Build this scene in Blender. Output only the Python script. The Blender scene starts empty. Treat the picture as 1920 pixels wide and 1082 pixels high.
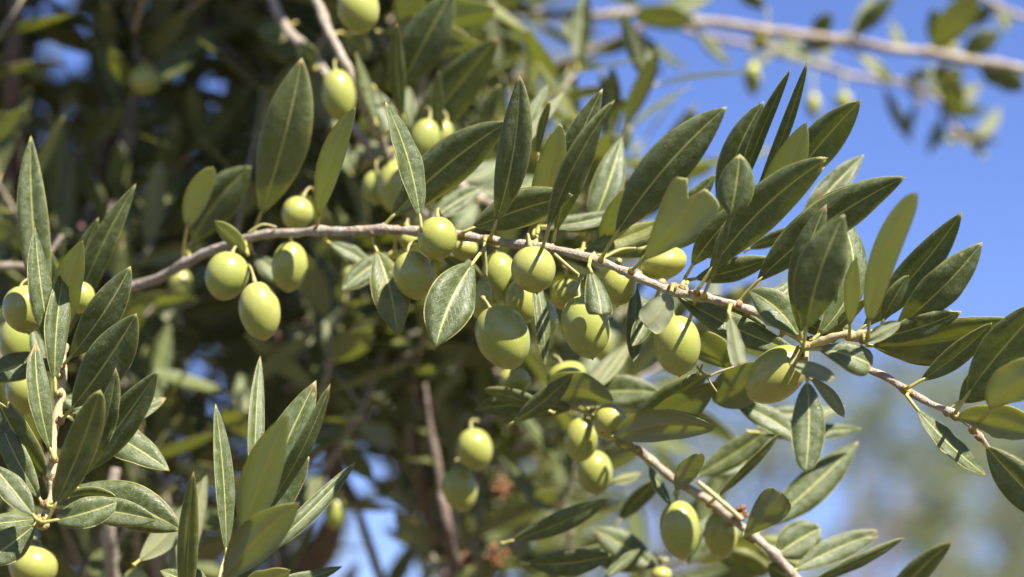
import bpy, math, random
from mathutils import Vector, Matrix, noise
# ------------------------------------------------------------------ camera, light, exposure
S = bpy.context.scene
COL = S.collection
PITCH = math.radians(12)
CAMPOS = Vector((0, 0, 1.65))
cd = bpy.data.cameras.new('camera'); cam = bpy.data.objects.new('camera', cd); COL.objects.link(cam)
cam.location = CAMPOS; cam.rotation_euler = (math.radians(90) + PITCH, 0, 0)
cd.sensor_width = 36; cd.lens = 85; cd.clip_start = 0.05; cd.clip_end = 3000
cd.dof.use_dof = True; cd.dof.focus_distance = 1.092; cd.dof.aperture_fstop = 4.7
S.camera = cam
KPX = 36 / 85 / 1920
RX = Vector((1, 0, 0)); FW = Vector((0, math.cos(PITCH), math.sin(PITCH))); UP = Vector((0, -math.sin(PITCH), math.cos(PITCH)))
LC = Vector((.42, .84, .33)).normalized()                      # towards the sun, seen from the camera (right, up, back)
LW = (RX * LC.x + UP * LC.y - FW * LC.z).normalized()
w = bpy.data.worlds.new('World'); S.world = w; w.use_nodes = True
nt = w.node_tree; bgn = nt.nodes['Background']
sky = nt.nodes.new('ShaderNodeTexSky'); sky.sky_type = 'NISHITA'; sky.sun_disc = False
sky.sun_elevation = math.asin(LW.z); sky.sun_rotation = math.atan2(LW.x, LW.y)
sky.altitude = 1200; sky.air_density = 1.0; sky.dust_density = 0.15; sky.ozone_density = 3.0
hs = nt.nodes.new('ShaderNodeMix'); hs.data_type = 'RGBA'; hs.blend_type = 'MULTIPLY'; hs.inputs[0].default_value = 1
hs.inputs[7].default_value = (.80, .82, 1.18, 1)
nt.links.new(sky.outputs[0], hs.inputs[6]); nt.links.new(hs.outputs[2], bgn.inputs[0])
bgn.inputs[1].default_value = 0.060
sd = bpy.data.lights.new('sun', 'SUN'); sun = bpy.data.objects.new('sun', sd); COL.objects.link(sun)
sd.energy = 5.0; sd.angle = math.radians(0.5); sd.color = (1, .93, .82)
sun.rotation_euler = LW.to_track_quat('Z', 'Y').to_euler(); sun.location = (0, 0, 10)
S.view_settings.view_transform = 'Standard'; S.view_settings.look = 'None'; S.view_settings.gamma = 1
S.view_settings.exposure = 1.42
S.cycles.max_bounces = 8; S.cycles.transmission_bounces = 6; S.cycles.diffuse_bounces = 4; S.cycles.caustics_reflective = False

# ------------------------------------------------------------------ materials
def nodes(name):
    m = bpy.data.materials.new(name); m.use_nodes = True
    t = m.node_tree; t.nodes.clear(); return m, t
class N:
    def __init__(s, t): s.t = t
    def __call__(s, typ, ins=None, **kw):
        n = s.t.nodes.new(typ)
        for k, v in kw.items(): setattr(n, k, v)
        for k, v in (ins or {}).items():
            if isinstance(v, bpy.types.NodeSocket): s.t.links.new(v, n.inputs[k])
            else: n.inputs[k].default_value = v
        return n
    def mth(s, op, a, b=0.0, c=0.0, clamp=False):
        n = s('ShaderNodeMath', {0: a, 1: b, 2: c}, operation=op); n.use_clamp = clamp; return n.outputs[0]
    def mix(s, f, a, b, bt='MIX'):
        n = s('ShaderNodeMix', data_type='RGBA', blend_type=bt)
        for i, v in ((0, f), (6, a), (7, b)):
            if isinstance(v, bpy.types.NodeSocket): s.t.links.new(v, n.inputs[i])
            else: n.inputs[i].default_value = (v if i == 0 else tuple(v) + (1,) if len(v) == 3 else v)
        return n.outputs[2]
    def rng(s, v, a, b, c=0.0, d=1.0):
        return s('ShaderNodeMapRange', {0: v, 1: a, 2: b, 3: c, 4: d}).outputs[0]

def leaf_material(name, under, far=False):
    m, t = nodes(name); n = N(t)
    uv = n('ShaderNodeUVMap').outputs[0]; sx = n('ShaderNodeSeparateXYZ', {0: uv})
    obj = n('ShaderNodeTexCoord').outputs['Object']
    rnd = n('ShaderNodeObjectInfo').outputs['Random']
    at = n('ShaderNodeAttribute', attribute_name='rnd').outputs['Fac']
    rv = n.mth('FRACT', n.mth('ADD', rnd, at))
    u = n.mth('ABSOLUTE', n.mth('SUBTRACT', sx.outputs[0], .5))
    nz = n('ShaderNodeTexNoise', {'Vector': obj, 'Scale': 70.0, 'Detail': 4.0, 'Roughness': .6}).outputs[0]
    nf = n('ShaderNodeTexNoise', {'Vector': obj, 'Scale': 1500.0, 'Detail': 2.0, 'Roughness': .7}).outputs[0]
    nb = n('ShaderNodeTexNoise', {'Vector': obj, 'Scale': 260.0, 'Detail': 3.0, 'Roughness': .6}).outputs[0]
    # side veins: slanted bands
    vv = n.mth('ADD', n.mth('MULTIPLY', sx.outputs[1], 13.0), n.mth('MULTIPLY', u, -9.0))
    vein = n.rng(n.mth('ABSOLUTE', n.mth('SUBTRACT', n.mth('FRACT', n.mth('ADD', vv, n.mth('MULTIPLY', nz, .8))), .5)), .0, .09, 1, 0)
    mid = n.rng(u, .010, .034, 1, 0)
    edge = n.rng(u, .465, .492, 0, 1)
    r2 = n.mth('FRACT', n.mth('MULTIPLY', rv, 7.31)); r3 = n.mth('FRACT', n.mth('MULTIPLY', rv, 13.7))
    tipm = n.rng(n.mth('ADD', sx.outputs[1], n.mth('MULTIPLY', n.mth('MULTIPLY', r2, r2), n.mth('MULTIPLY', nz, .10))), .975, 1.0, 0, 1)
    if under:
        c = n.mix(nz, (.34, .37, .23), (.46, .485, .33))
        c = n.mix(n.mth('MULTIPLY', rv, .5), c, (.30, .32, .15))
        c = n.mix(n.mth('MULTIPLY', vein, .10), c, (.30, .33, .14))
        c = n.mix(n.mth('MULTIPLY', mid, .75), c, (.50, .50, .17))
        tr = (.68, .71, .25)
    else:
        c = n.mix(nz, (.034, .050, .012), (.068, .092, .024))
        c = n.mix(n.mth('MULTIPLY', rv, .55), c, (.105, .135, .045))
        # pale waxy bloom, patchy
        bl = n.rng(nb, .42, .74, .0, .32)
        c = n.mix(bl, c, (.32, .36, .22))
        dots = n.rng(nf, .58, .70, 0, .5)
        c = n.mix(dots, c, (.46, .50, .34))
        c = n.mix(n.mth('MULTIPLY', vein, .07), c, (.17, .21, .07))
        c = n.mix(n.mth('MULTIPLY', mid, .85), c, (.50, .52, .14))
        vo = n('ShaderNodeTexVoronoi', {'Vector': obj, 'Scale': 95.0, 'Randomness': 1.0})
        sp = n.mth('MULTIPLY', n.rng(vo.outputs['Distance'], .05, .12, 1, 0), n.rng(n('ShaderNodeSeparateXYZ', {0: vo.outputs['Color']}).outputs[0], .80, .84))
        c = n.mix(n.mth('MULTIPLY', sp, .8), c, (.42, .33, .12))
        v3 = n('ShaderNodeTexVoronoi', {'Vector': obj, 'Scale': 48.0, 'Randomness': 1.0})
        s3 = n.mth('MULTIPLY', n.rng(n.mth('ADD', v3.outputs['Distance'], n.mth('MULTIPLY', nb, .06)), .09, .14, 1, 0), n.rng(n('ShaderNodeSeparateXYZ', {0: v3.outputs['Color']}).outputs[2], .84, .86))
        c = n.mix(n.mth('MULTIPLY', s3, .7), c, (.20, .09, .035))
        yl = n.mth('MULTIPLY', n.rng(r3, .86, .96, 0, .55), n.rng(nz, .35, .6))
        c = n.mix(yl, c, (.27, .27, .06))
        tr = (.56, .63, .14)
    c = n.mix(n.mth('MULTIPLY', edge, .75), c, (.50, .47, .16))
    c = n.mix(n.mth('MULTIPLY', tipm, .8), c, n.mix(n.rng(r2, .5, 1), (.50, .42, .14), (.33, .22, .10)))
    hgt = n.mth('ADD', n.mth('MULTIPLY', nf, .35), n.mth('ADD', n.mth('MULTIPLY', nb, .7), n.mth('MULTIPLY', vein, -.12 if not under else .15)))
    bump = n('ShaderNodeBump', {'Height': hgt, 'Strength': .65, 'Distance': .0008}).outputs[0]
    p = n('ShaderNodeBsdfPrincipled', {'Base Color': c, 'Roughness': n.rng(nb, .3, .7, .28, .58) if not under else .75,
          'Specular IOR Level': .5 if not under else .25, 'Normal': bump})
    trn = n('ShaderNodeBsdfTranslucent', {'Color': n.mix(mid, n.mix(n.mth('MULTIPLY', nz, .5), tr, (.45, .52, .10)), (.7, .65, .2)), 'Normal': bump})
    mx = n('ShaderNodeMixShader', {0: .28 if not under else .50, 1: p.outputs[0], 2: trn.outputs[0]})
    o = n('ShaderNodeOutputMaterial', {0: mx.outputs[0]})
    return m
M_TOP = leaf_material('leaf_upper', False); M_UND = leaf_material('leaf_underside', True)

def simple(name, ca, cb, scale, rough=.7, bump=.3, bd=.001, trans=0, spec=.4, cc=None, cs=400.):
    m, t = nodes(name); n = N(t)
    obj = n('ShaderNodeTexCoord').outputs['Object']
    a = n('ShaderNodeTexNoise', {'Vector': obj, 'Scale': scale, 'Detail': 6.0, 'Roughness': .65}).outputs[0]
    f = n('ShaderNodeTexNoise', {'Vector': obj, 'Scale': cs, 'Detail': 3.0, 'Roughness': .7}).outputs[0]
    c = n.mix(n.rng(a, .35, .65), ca, cb)
    if cc: c = n.mix(n.rng(f, .56, .68, 0, .8), c, cc)
    b = n('ShaderNodeBump', {'Height': n.mth('ADD', a, n.mth('MULTIPLY', f, .6)), 'Strength': bump, 'Distance': bd}).outputs[0]
    p = n('ShaderNodeBsdfPrincipled', {'Base Color': c, 'Roughness': rough, 'Specular IOR Level': spec, 'Normal': b})
    sh = p.outputs[0]
    if trans:
        q = n('ShaderNodeBsdfTranslucent', {'Color': c}); sh = n('ShaderNodeMixShader', {0: trans, 1: sh, 2: q.outputs[0]}).outputs[0]
    n('ShaderNodeOutputMaterial', {0: sh}); return m
M_EDGE = simple('leaf_margin', (.47, .46, .17), (.38, .40, .14), 120, .5, .1, trans=.2)
M_PET = simple('petiole', (.50, .44, .13), (.42, .40, .12), 150, .5, .2, trans=.15)
M_BARK = simple('twig_bark', (.43, .385, .31), (.27, .205, .14), 130, .8, 1.0, .002, cc=(.60, .55, .48), cs=600.)
M_BARK_Y = simple('young_bark', (.46, .40, .20), (.38, .33, .18), 120, .65, .5, .0008, cc=(.50, .46, .34), cs=900.)
M_BARK_D = simple('old_bark', (.11, .078, .058), (.22, .165, .135), 60, .85, .9, .003, cc=(.32, .26, .22), cs=160.)
M_SCAR = simple('leaf_scar', (.22, .125, .06), (.36, .24, .13), 400, .7, .4)
M_STALK = simple('stalk', (.36, .36, .12), (.30, .24, .11), 150, .55, .2, trans=.1)
M_DRY = simple('dry_flower', (.34, .17, .07), (.22, .10, .045), 200, .8, .5, trans=.2)

def olive_material():
    m, t = nodes('olive_skin'); n = N(t)
    obj = n('ShaderNodeTexCoord').outputs['Object']; rnd = n('ShaderNodeObjectInfo').outputs['Random']
    a = n('ShaderNodeTexNoise', {'Vector': obj, 'Scale': 60.0, 'Detail': 4.0}).outputs[0]
    c = n.mix(n.rng(a, .3, .7), (.26, .29, .058), (.37, .365, .095))
    c = n.mix(n.mth('MULTIPLY', rnd, .6), c, (.22, .29, .055))
    big = n('ShaderNodeTexNoise', {'Vector': obj, 'Scale': 22.0, 'Detail': 2.0}).outputs[0]
    c = n.mix(n.rng(big, .5, .72, 0, .45), c, (.44, .40, .10))
    vo = n('ShaderNodeTexVoronoi', {'Vector': obj, 'Scale': 620.0})
    sz = n.mth('MULTIPLY', n('ShaderNodeSeparateXYZ', {0: vo.outputs['Color']}).outputs[0], .22)
    c = n.mix(n.mth('MULTIPLY', n.rng(n.mth('SUBTRACT', vo.outputs['Distance'], sz), -.04, .08, .75, 0), n.rng(a, .4, .6, .3, 1)), c, (.60, .60, .32))
    bm = n('ShaderNodeTexNoise', {'Vector': obj, 'Scale': 140.0, 'Detail': 5.0, 'Roughness': .7}).outputs[0]
    c = n.mix(n.rng(bm, .52, .72, 0, .18), c, (.46, .48, .28))
    c = n.mix(n.rng(bm, .30, .40, .35, 0), c, (.22, .22, .05))
    v2 = n('ShaderNodeTexVoronoi', {'Vector': obj, 'Scale': 70.0})
    sp = n.mth('MULTIPLY', n.rng(v2.outputs['Distance'], .035, .06, 1, 0), n.rng(n('ShaderNodeSeparateXYZ', {0: v2.outputs['Color']}).outputs[1], .80, .82))
    c = n.mix(n.mth('MULTIPLY', sp, .85), c, (.10, .055, .03))
    f = n('ShaderNodeTexNoise', {'Vector': obj, 'Scale': 900.0, 'Detail': 2.0}).outputs[0]
    b = n('ShaderNodeBump', {'Height': f, 'Strength': .18, 'Distance': .0004}).outputs[0]
    p = n('ShaderNodeBsdfPrincipled', {'Base Color': c, 'Roughness': n.rng(bm, .3, .7, .20, .40), 'Specular IOR Level': .5, 'Normal': b,
         'Subsurface Weight': .08, 'Subsurface Scale': .004, 'Subsurface Radius': (1.0, .9, .25)})
    n('ShaderNodeOutputMaterial', {0: p.outputs[0]}); return m
M_OLIVE = olive_material()
M_NUB = simple('olive_tip', (.12, .07, .03), (.2, .15, .05), 400, .7, .2)

# ------------------------------------------------------------------ helpers
def PT(px, py, d):
    """a point at picture column px, row py and d metres ahead of where the photographer stood"""
    return CAMPOS + FW * d + RX * ((px - 960) * d * KPX) + UP * ((541 - py) * d * KPX)
def CV(x, y, z): return RX * x + UP * y - FW * z
class MB:
    def __init__(s): s.v = []; s.f = []; s.mi = []; s.uv = []; s.rn = []; s.r = 0.0
    def add(s, vs, fs, mi, uvs=None):
        o = len(s.v); s.v += vs; s.rn += [s.r] * len(vs)
        s.uv += uvs if uvs else [(.3, .5)] * len(vs)
        for f in fs: s.f.append(tuple(o + i for i in f)); s.mi.append(mi)
    def build(s, name, mats, parent=None, origin=None, loc_from=None):
        o0 = origin if origin is not None else Vector((0, 0, 0))
        me = bpy.data.meshes.new(name)
        me.from_pydata([v - o0 for v in s.v], [], s.f)
        for m in mats: me.materials.append(m)
        me.polygons.foreach_set('material_index', s.mi); me.polygons.foreach_set('use_smooth', [True] * len(s.f))
        ul = me.uv_layers.new(name='UVMap')
        vi = [0] * len(me.loops); me.loops.foreach_get('vertex_index', vi)
        flat = []
        for i in vi: flat += s.uv[i]
        ul.data.foreach_set('uv', flat)
        a = me.attributes.new('rnd', 'FLOAT', 'POINT'); a.data.foreach_set('value', s.rn)
        me.update()
        ob = bpy.data.objects.new(name, me); COL.objects.link(ob)
        if parent is not None:
            ob.parent = parent
            pw = parent.location.copy(); q = parent.parent
            while q is not None: pw += q.location; q = q.parent
            ob.location = o0 - pw
        else: ob.location = o0
        return ob
def tag(o, label=None, cat=None, group=None, kind=None):
    if label: o['label'] = label
    if cat: o['category'] = cat
    if group: o['group'] = group
    if kind: o['kind'] = kind
    return o
def empty(name, loc, label, cat, group=None):
    o = bpy.data.objects.new(name, None); COL.objects.link(o); o.location = loc; o.empty_display_size = .02
    return tag(o, label, cat, group)

def catmull(pts, n):
    out = []
    P = [pts[0]] + list(pts) + [pts[-1]]
    for i in range(1, len(P) - 2):
        for k in range(n):
            t = k / n
            out.append(tuple(.5 * (2 * b + (c - a) * t + (2 * a - 5 * b + 4 * c - d) * t * t + (3 * b - a - 3 * c + d) * t ** 3)
                             for a, b, c, d in zip(P[i - 1], P[i], P[i + 1], P[i + 2])))
    out.append(tuple(pts[-1])); return out
def tube(mb, pts, rad, mi=0, seg=10, lump=0.0, seed=0):
    n = len(pts); vs = []; fs = []
    ref = Vector((.3, .9, .2))
    for i, p in enumerate(pts):
        t = (pts[min(i + 1, n - 1)] - pts[max(i - 1, 0)])
        t = t.normalized() if t.length > 1e-9 else Vector((0, 0, 1))
        a = ref - t * ref.dot(t)
        a = a.normalized() if a.length > 1e-4 else t.orthogonal().normalized()
        b = t.cross(a); ref = a
        for k in range(seg):
            an = 2 * math.pi * k / seg
            d = a * math.cos(an) + b * math.sin(an)
            q = p + d * rad[i]
            r = rad[i] * (1 + lump * (noise.noise(q * 180 + Vector((seed, 0, 0))) + .5 * noise.noise(q * 480)))
            vs.append(p + d * r)
    for i in range(n - 1):
        for k in range(seg):
            a0 = i * seg + k; a1 = i * seg + (k + 1) % seg
            fs.append((a0, a1, a1 + seg, a0 + seg))
    fs.append(tuple(range(seg - 1, -1, -1))); fs.append(tuple((n - 1) * seg + k for k in range(seg)))
    mb.add(vs, fs, mi)

def leaf_geo(mb, cen, side, nrm, wid, nt, nu, th, fold, recurve, wav, seed, prof=None, notch=None, asym=0, tt=None):
    """cen: blade centreline points (nt+1), side/nrm: unit vectors, wid: half widths"""
    rg = random.Random(seed); ph = rg.uniform(0, 6.28); fr = rg.uniform(1.6, 3.2)
    vs = []; uvs = []; fs = []; mt = []
    top = []
    nn_ = len(cen) - 1
    def at_(arr, q):
        q = max(0, min(1, q)) * nn_; i_ = min(int(q), nn_ - 1); f_ = q - i_
        return arr[i_] * (1 - f_) + arr[i_ + 1] * f_
    jag = [rg.uniform(-1, 1) for _ in range(nu + 1)]
    for i in range(nt + 1):
        t = tt[i] if tt else i / nt
        for j in range(nu + 1):
            u = -1 + 2 * j / nu
            # denser columns by the midrib
            uu = math.copysign((abs(u) ** 1.15 if nu < 10 else math.sin(abs(u) * 1.5708) ** 1.25), u)
            h = wid[i]
            x = uu * h * (1 + asym * (1 if u > 0 else -1))
            z = fold * abs(uu) * h - recurve * h * abs(uu) ** 5
            z += wav * h * math.sin(fr * 6.28 * t + ph + (1.3 if u > 0 else 0)) * abs(uu) ** 2 * math.sin(math.pi * min(1, t * 1.02)) 
            z -= .00018 * math.exp(-(uu * 9) ** 2) * (1 - t)
            c = cen[i]
            if notch:
                # a bite out of the end of the blade: every column of the blade stops short by its own amount
                q = t * (notch[0] - notch[1] * math.exp(-((uu - notch[2]) / notch[3]) ** 2) - .012 * (jag[j] + 1) - notch[4] * uu * uu)
                c = at_(cen, q); x = x / max(h, 1e-9) * at_(wid, q); z = z / max(h, 1e-9) * at_(wid, q)
            vs.append(c + side[i] * x + nrm[i] * z); uvs.append((uu * .5 + .5, t)); top.append(len(vs) - 1)
    m0 = len(vs)
    for i in range(nt + 1):
        t = tt[i] if tt else i / nt
        for j in range(nu + 1):
            u = -1 + 2 * j / nu
            k = i * (nu + 1) + j
            tk = th * (1 - .35 * abs(u)) + .00045 * math.exp(-(u * 6) ** 2) * (1 - t)
            vs.append(vs[k] - nrm[i] * tk); uvs.append(uvs[k])
    W = nu + 1
    f0 = []; f1 = []; f2 = []
    for i in range(nt):
        for j in range(nu):
            a = i * W + j
            f0.append((a, a + 1, a + 1 + W, a + W)); f1.append((m0 + a + W, m0 + a + 1 + W, m0 + a + 1, m0 + a))
        for j in (0, nu):
            a = i * W + j
            q = (a, a + W, m0 + a + W, m0 + a); f2.append(q if j == nu else q[::-1])
    for j in range(nu):
        a = nt * W + j; f2.append((a + 1, a, m0 + a, m0 + a + 1) if False else (a, a + 1, m0 + a + 1, m0 + a))
        a = j; f2.append((a + 1, a, m0 + a, m0 + a + 1))
    o = len(mb.v); mb.v += vs; mb.uv += uvs; mb.rn += [mb.r] * len(vs)
    for fl, mi in ((f0, 0), (f1, 1), (f2, 2)):
        for f in fl: mb.f.append(tuple(o + i for i in f)); mb.mi.append(mi)

def prof_w(t, kind):
    if kind == 'spoon':
        if t < .56: return .10
        s = (t - .56) / .44; return .10 * (1 - s) + 1.02 * (s ** .55) * ((1 - s) ** .75) / .40 if s < 1 else 0
    if kind == 'ov':  a, b = .72, .66
    elif kind == 'heart': a, b = .95, .17
    elif kind == 'obov': a, b = 1.0, .36
    elif kind == 'trunc': a, b = .55, .20
    elif kind == 'lin': a, b = .55, .55
    else: a, b = .95, .98
    pk = a / (a + b); nm = pk ** a * (1 - pk) ** b
    return (max(t, 0) ** a) * (max(1 - t, 0) ** b) / nm
LH = Vector((LC.x, LC.y)).normalized()
PHI = {'T0': 30, 'T1': -26, 'U0': 42, 'U1': -20, 'T2': -30, 'E': 25}
LEAF_N = [0]
def leaf_into(mb, x0, y0, x1, y1, wpx, code, d0, o, seed, hi=True):
    """one blade and its petiole, from (x0,y0) at distance d0 to the tip at (x1,y1)"""
    rg = random.Random(seed)
    dx, dy = x1 - x0, y1 - y0; L = math.hypot(dx, dy)
    ax, ay = dx / L, -dy / L
    if 'n' in o: nx, ny = o['n']
    if 'n' in o and code == 'T1': nx += .06; ny += .20
    if 'n' not in o:
        ph = math.radians(PHI[code] + rg.uniform(-4, 4)); nx, ny = -LH.x * math.sin(ph), -LH.y * math.sin(ph)
        nx += rg.uniform(-.08, .08); ny += rg.uniform(-.05, .05)
    # how squarely the blade meets the sun: shaded blades stand edge-on to it, glowing ones turn their back to us and their face to it
    want = {'T0': -.02 + rg.uniform(-.03, .03), 'U0': -.45}.get(code)
    if want is not None:
        for _ in range(60):
            nz = math.sqrt(max(.06, 1 - nx * nx - ny * ny))
            e_ = nx * LC.x + ny * LC.y + nz * LC.z - want
            nx -= LH.x * e_ * .3; ny -= LH.y * e_ * .3
            q_ = math.hypot(nx, ny)
            if q_ > .93: nx *= .93 / q_; ny *= .93 / q_
    nz = math.sqrt(max(.06, 1 - nx * nx - ny * ny))
    n3 = Vector((nx, ny, nz)).normalized()
    az = -(ax * n3.x + ay * n3.y) / n3.z
    az = max(-.9, min(.9, az))
    sc = d0 * KPX
    pl = o.get('pl', .09); bend = o.get('bend', rg.uniform(-.055, .055) * L); curl = o.get('curl', rg.uniform(-.05, .11))
    nt_, nu_ = (24, 12) if hi else (8, 2)
    tt = [(i / nt_) for i in range(nt_ + 1)]
    def cpos(s):
        b = 4 * s * (1 - s) * bend
        px = x0 + dx * s + (-dy / L) * b; py = y0 + dy * s + (dx / L) * b
        d = d0 - az * L * s * sc - curl * L * sc * math.sin(math.pi * s) 
        return PT(px, py, d)
    cen = [cpos(pl + (1 - pl) * t) for t in tt]
    sgn = -1 if code[0] == 'U' else 1
    nw = CV(*n3)
    sides = []; nrms = []
    tw = math.radians(o.get('tw', rg.uniform(-32, 32) * (.45 if code == 'T0' else 1)))
    for i in range(nt_ + 1):
        t3 = (cen[min(i + 1, nt_)] - cen[max(i - 1, 0)]).normalized()
        s3 = t3.cross(nw).normalized(); n_ = s3.cross(t3).normalized() * 1
        q = Matrix.Rotation(tw * (tt[i] - .45), 3, t3)
        s3 = q @ s3; n_ = q @ n_
        nrms.append(n_ * sgn); sides.append(s3 * sgn)
    # true width so that the blade looks wpx wide
    ms = sides[nt_ // 2]; e = Vector((ms.dot(RX), ms.dot(UP))); ad = Vector((ax, ay))
    vis = abs(e.x * ad.y - e.y * ad.x); hw = wpx * .47 * sc / max(vis, .48)
    kind = o.get('prof', '')
    wid = [hw * prof_w(t, kind) + (.00045 if t < .9 else .00045 * (1 - t) / .1 + .00005) for t in tt]
    nz_ = o.get('notch')
    if nz_: nz_ = tuple(nz_) + (0.04,)
    if hi and not nz_ and 'label' not in o and rg.random() < .10: nz_ = (rg.uniform(.93, .99), rg.uniform(.04, .12), rg.choice((-1, 1)) * rg.uniform(.5, 1), .3, .02)
    fold = o.get('fold', rg.uniform(.12, .42)); rec = o.get('rec', rg.uniform(.20, .50)); wav = o.get('wav', rg.uniform(.0, .12))
    mb.r = rg.random()
    leaf_geo(mb, cen, sides, nrms, wid, nt_, nu_, .0006 if hi else .0004, fold, rec, wav, seed, notch=nz_, tt=tt)
    # petiole, rooted on the wood
    root = o.get('root')
    pp = []
    b0 = cpos(0); b1 = cpos(pl * 1.25)
    if root is not None:
        r0 = PT(*root)
        if (r0 - b0).length > .0015: pp += [r0, r0.lerp(b0, .35) + UP * .0008, r0.lerp(b0, .7)]
    k = 6 if hi else 2
    pp += [cpos(pl * (i / k) * 1.3) for i in range(k + 1)]
    if hi and root is not None:
        r0 = PT(*root); dr = (pp[min(2, len(pp) - 1)] - r0).normalized()
        tube(mb, [r0, r0 + dr * .0018, r0 + dr * .0034], [.0021, .0021, .0012], 4, 9, .2, seed)
    m = len(pp); rr = [(.0016 if i == 0 else .00092 - .0002 * i / m) * o.get('pr', 1) for i in range(m)]; rr[-1] = .0003
    tube(mb, pp, rr, 3, 8 if hi else 4)
    return cen
LM = None
def leaf_part(parent, *a, **k):
    global LM
    mb = MB(); x0, y0, x1, y1, wpx, code, d0, o = a
    LEAF_N[0] += 1
    leaf_into(mb, x0, y0, x1, y1, wpx, code, d0, o, LEAF_N[0] * 7 + 3)
    mb.r = 0; mb.rn = [0.0] * len(mb.v)
    ob = mb.build('leaf', [M_TOP, M_UND, M_EDGE, M_PET, M_SCAR], parent, PT(x0, y0, d0))
    if o.get('label'): ob['label'] = o['label']
    return ob

def stem_part(parent, pts, mat, name='stem', lump=.30, seg=16, seed=1, nodes_at=()):
    """pts: (px, py, distance, width in px)"""
    c = catmull(pts, 9)
    P = [PT(x, y, d) for x, y, d, _ in c]
    rg = random.Random(seed * 13 + 5)
    R = []
    for i, (x, y, d, wd) in enumerate(c):
        r = wd * .5 * d * KPX
        for (nx_, ny_) in nodes_at:
            q = math.hypot(x - nx_, y - ny_)
            r *= 1 + .38 * math.exp(-(q / 9) ** 2)
        R.append(max(r, .0004))
    # gentle irregularity along the wood
    P = [p + Vector((noise.noise(p * 30), noise.noise(p * 30 + Vector((9, 0, 0))), noise.noise(p * 30 + Vector((0, 7, 0))))) * .0022 for p in P]
    mb = MB(); tube(mb, P, R, 0, seg, lump, seed)
    return mb.build(name, [mat], parent, P[0])

def near_depth(polys, x, y, full=False):
    best = (1e9, 1.1)
    for pts in polys:
        for (a, b) in zip(pts[:-1], pts[1:]):
            vx, vy = b[0] - a[0], b[1] - a[1]; l2 = vx * vx + vy * vy + 1e-9
            t = max(0, min(1, ((x - a[0]) * vx + (y - a[1]) * vy) / l2))
            q = math.hypot(x - a[0] - vx * t, y - a[1] - vy * t)
            if q < best[0]: best = (q, a[2] + (b[2] - a[2]) * t, a[0] + vx * t, a[1] + vy * t)
    return best if full else best[1]

def branch(label, stems, leaves, mats=None, group='leafy olive branches', cat='olive branch', scar=True):
    x, y, d, _ = stems[0][0]
    root = empty('olive_branch', PT(x, y, d), label, cat, group)
    bases = [(l[0], l[1]) for l in leaves]
    for i, s in enumerate(stems):
        stem_part(root, s, (mats[i] if mats else M_BARK), 'stem' if i == 0 else 'side_shoot', seed=i + len(leaves), nodes_at=bases)
    for l in leaves:
        o = l[6] if len(l) > 6 else {}
        q, sd_, sx_, sy_ = near_depth(stems, l[0], l[1], True); d = sd_ - o.get('dz', 0)      # dz: metres nearer than the stem
        o = dict(o)
        if q < 75: o['root'] = (sx_, sy_, sd_)
        leaf_part(root, l[0], l[1], l[2], l[3], l[4], l[5], d, o)
    return root

def olive(cx, cy, a, b, ang, d, label, attach=None, tilt=0, mid=None):
    """a: half width, b: half length (px), ang: lean of the long axis, degrees clockwise from upright"""
    sc = d * KPX; c = PT(cx, cy, d); t = math.radians(ang); tl = math.radians(tilt)
    up = CV(math.sin(t) * math.cos(tl), math.cos(t) * math.cos(tl), math.sin(tl)).normalized()
    sx = up.cross(FW).normalized(); sy = up.cross(sx)
    rg = random.Random(int(cx * 3 + cy)); mb = MB(); vs = []; fs = []
    nr, ns = 26, 32; ph = rg.uniform(0, 9)
    for i in range(nr + 1):
        th = math.pi * i / nr; z = math.cos(th); r = math.sin(th)
        r *= 1 + .05 * z                                   # fuller towards the stalk
        zz = z
        if i > nr - 3: zz -= .035 * (i - nr + 3) / 3        # the little point at the far end
        if i < 2: zz -= .035 * (2 - i) / 2                  # dimple round the stalk
        for k in range(ns):
            an = 2 * math.pi * k / ns
            q = sx * math.cos(an) + sy * math.sin(an)
            bump = 1 + .018 * noise.noise(Vector((math.cos(an) * 1.3 + ph, math.sin(an) * 1.3, z * 1.6)))
            vs.append(c + up * (zz * b * sc * bump) + q * (r * a * sc * bump))
    for i in range(nr):
        for k in range(ns):
            p = i * ns + k; q = i * ns + (k + 1) % ns
            fs.append((p, q, q + ns, p + ns))
    mb.add(vs, fs, 0)
    top = c + up * (b * sc * .955)
    nub = c - up * (b * sc * 1.035)
    tube(mb, [nub + up * .0008, nub, nub - up * .0006], [.0006, .0006, .0002], 1, 8)
    ob = mb.build('olive', [M_OLIVE, M_NUB], None, top)
    tag(ob, label, 'olive', 'green olives hanging on the tree')
    if attach is None: attach = (cx + math.sin(t) * b + rg.uniform(-6, 6), cy - math.cos(t) * b - rg.uniform(18, 30), d + rg.uniform(-.004, .01))
    A = PT(*attach)
    s0 = top - up * .0012; m_ = top + up * (.35 * (A - top).length)
    pts = []
    for i in range(9):
        k = i / 8; pts.append(s0 * (1 - k) ** 2 + m_ * 2 * k * (1 - k) + A * k * k)
    sm = MB(); tube(sm, pts, [.0018, .0011] + [.00072] * 5 + [.0009, .0017], 0, 8, .1)
    st = sm.build('stalk', [M_STALK], ob, top)
    return ob
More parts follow.
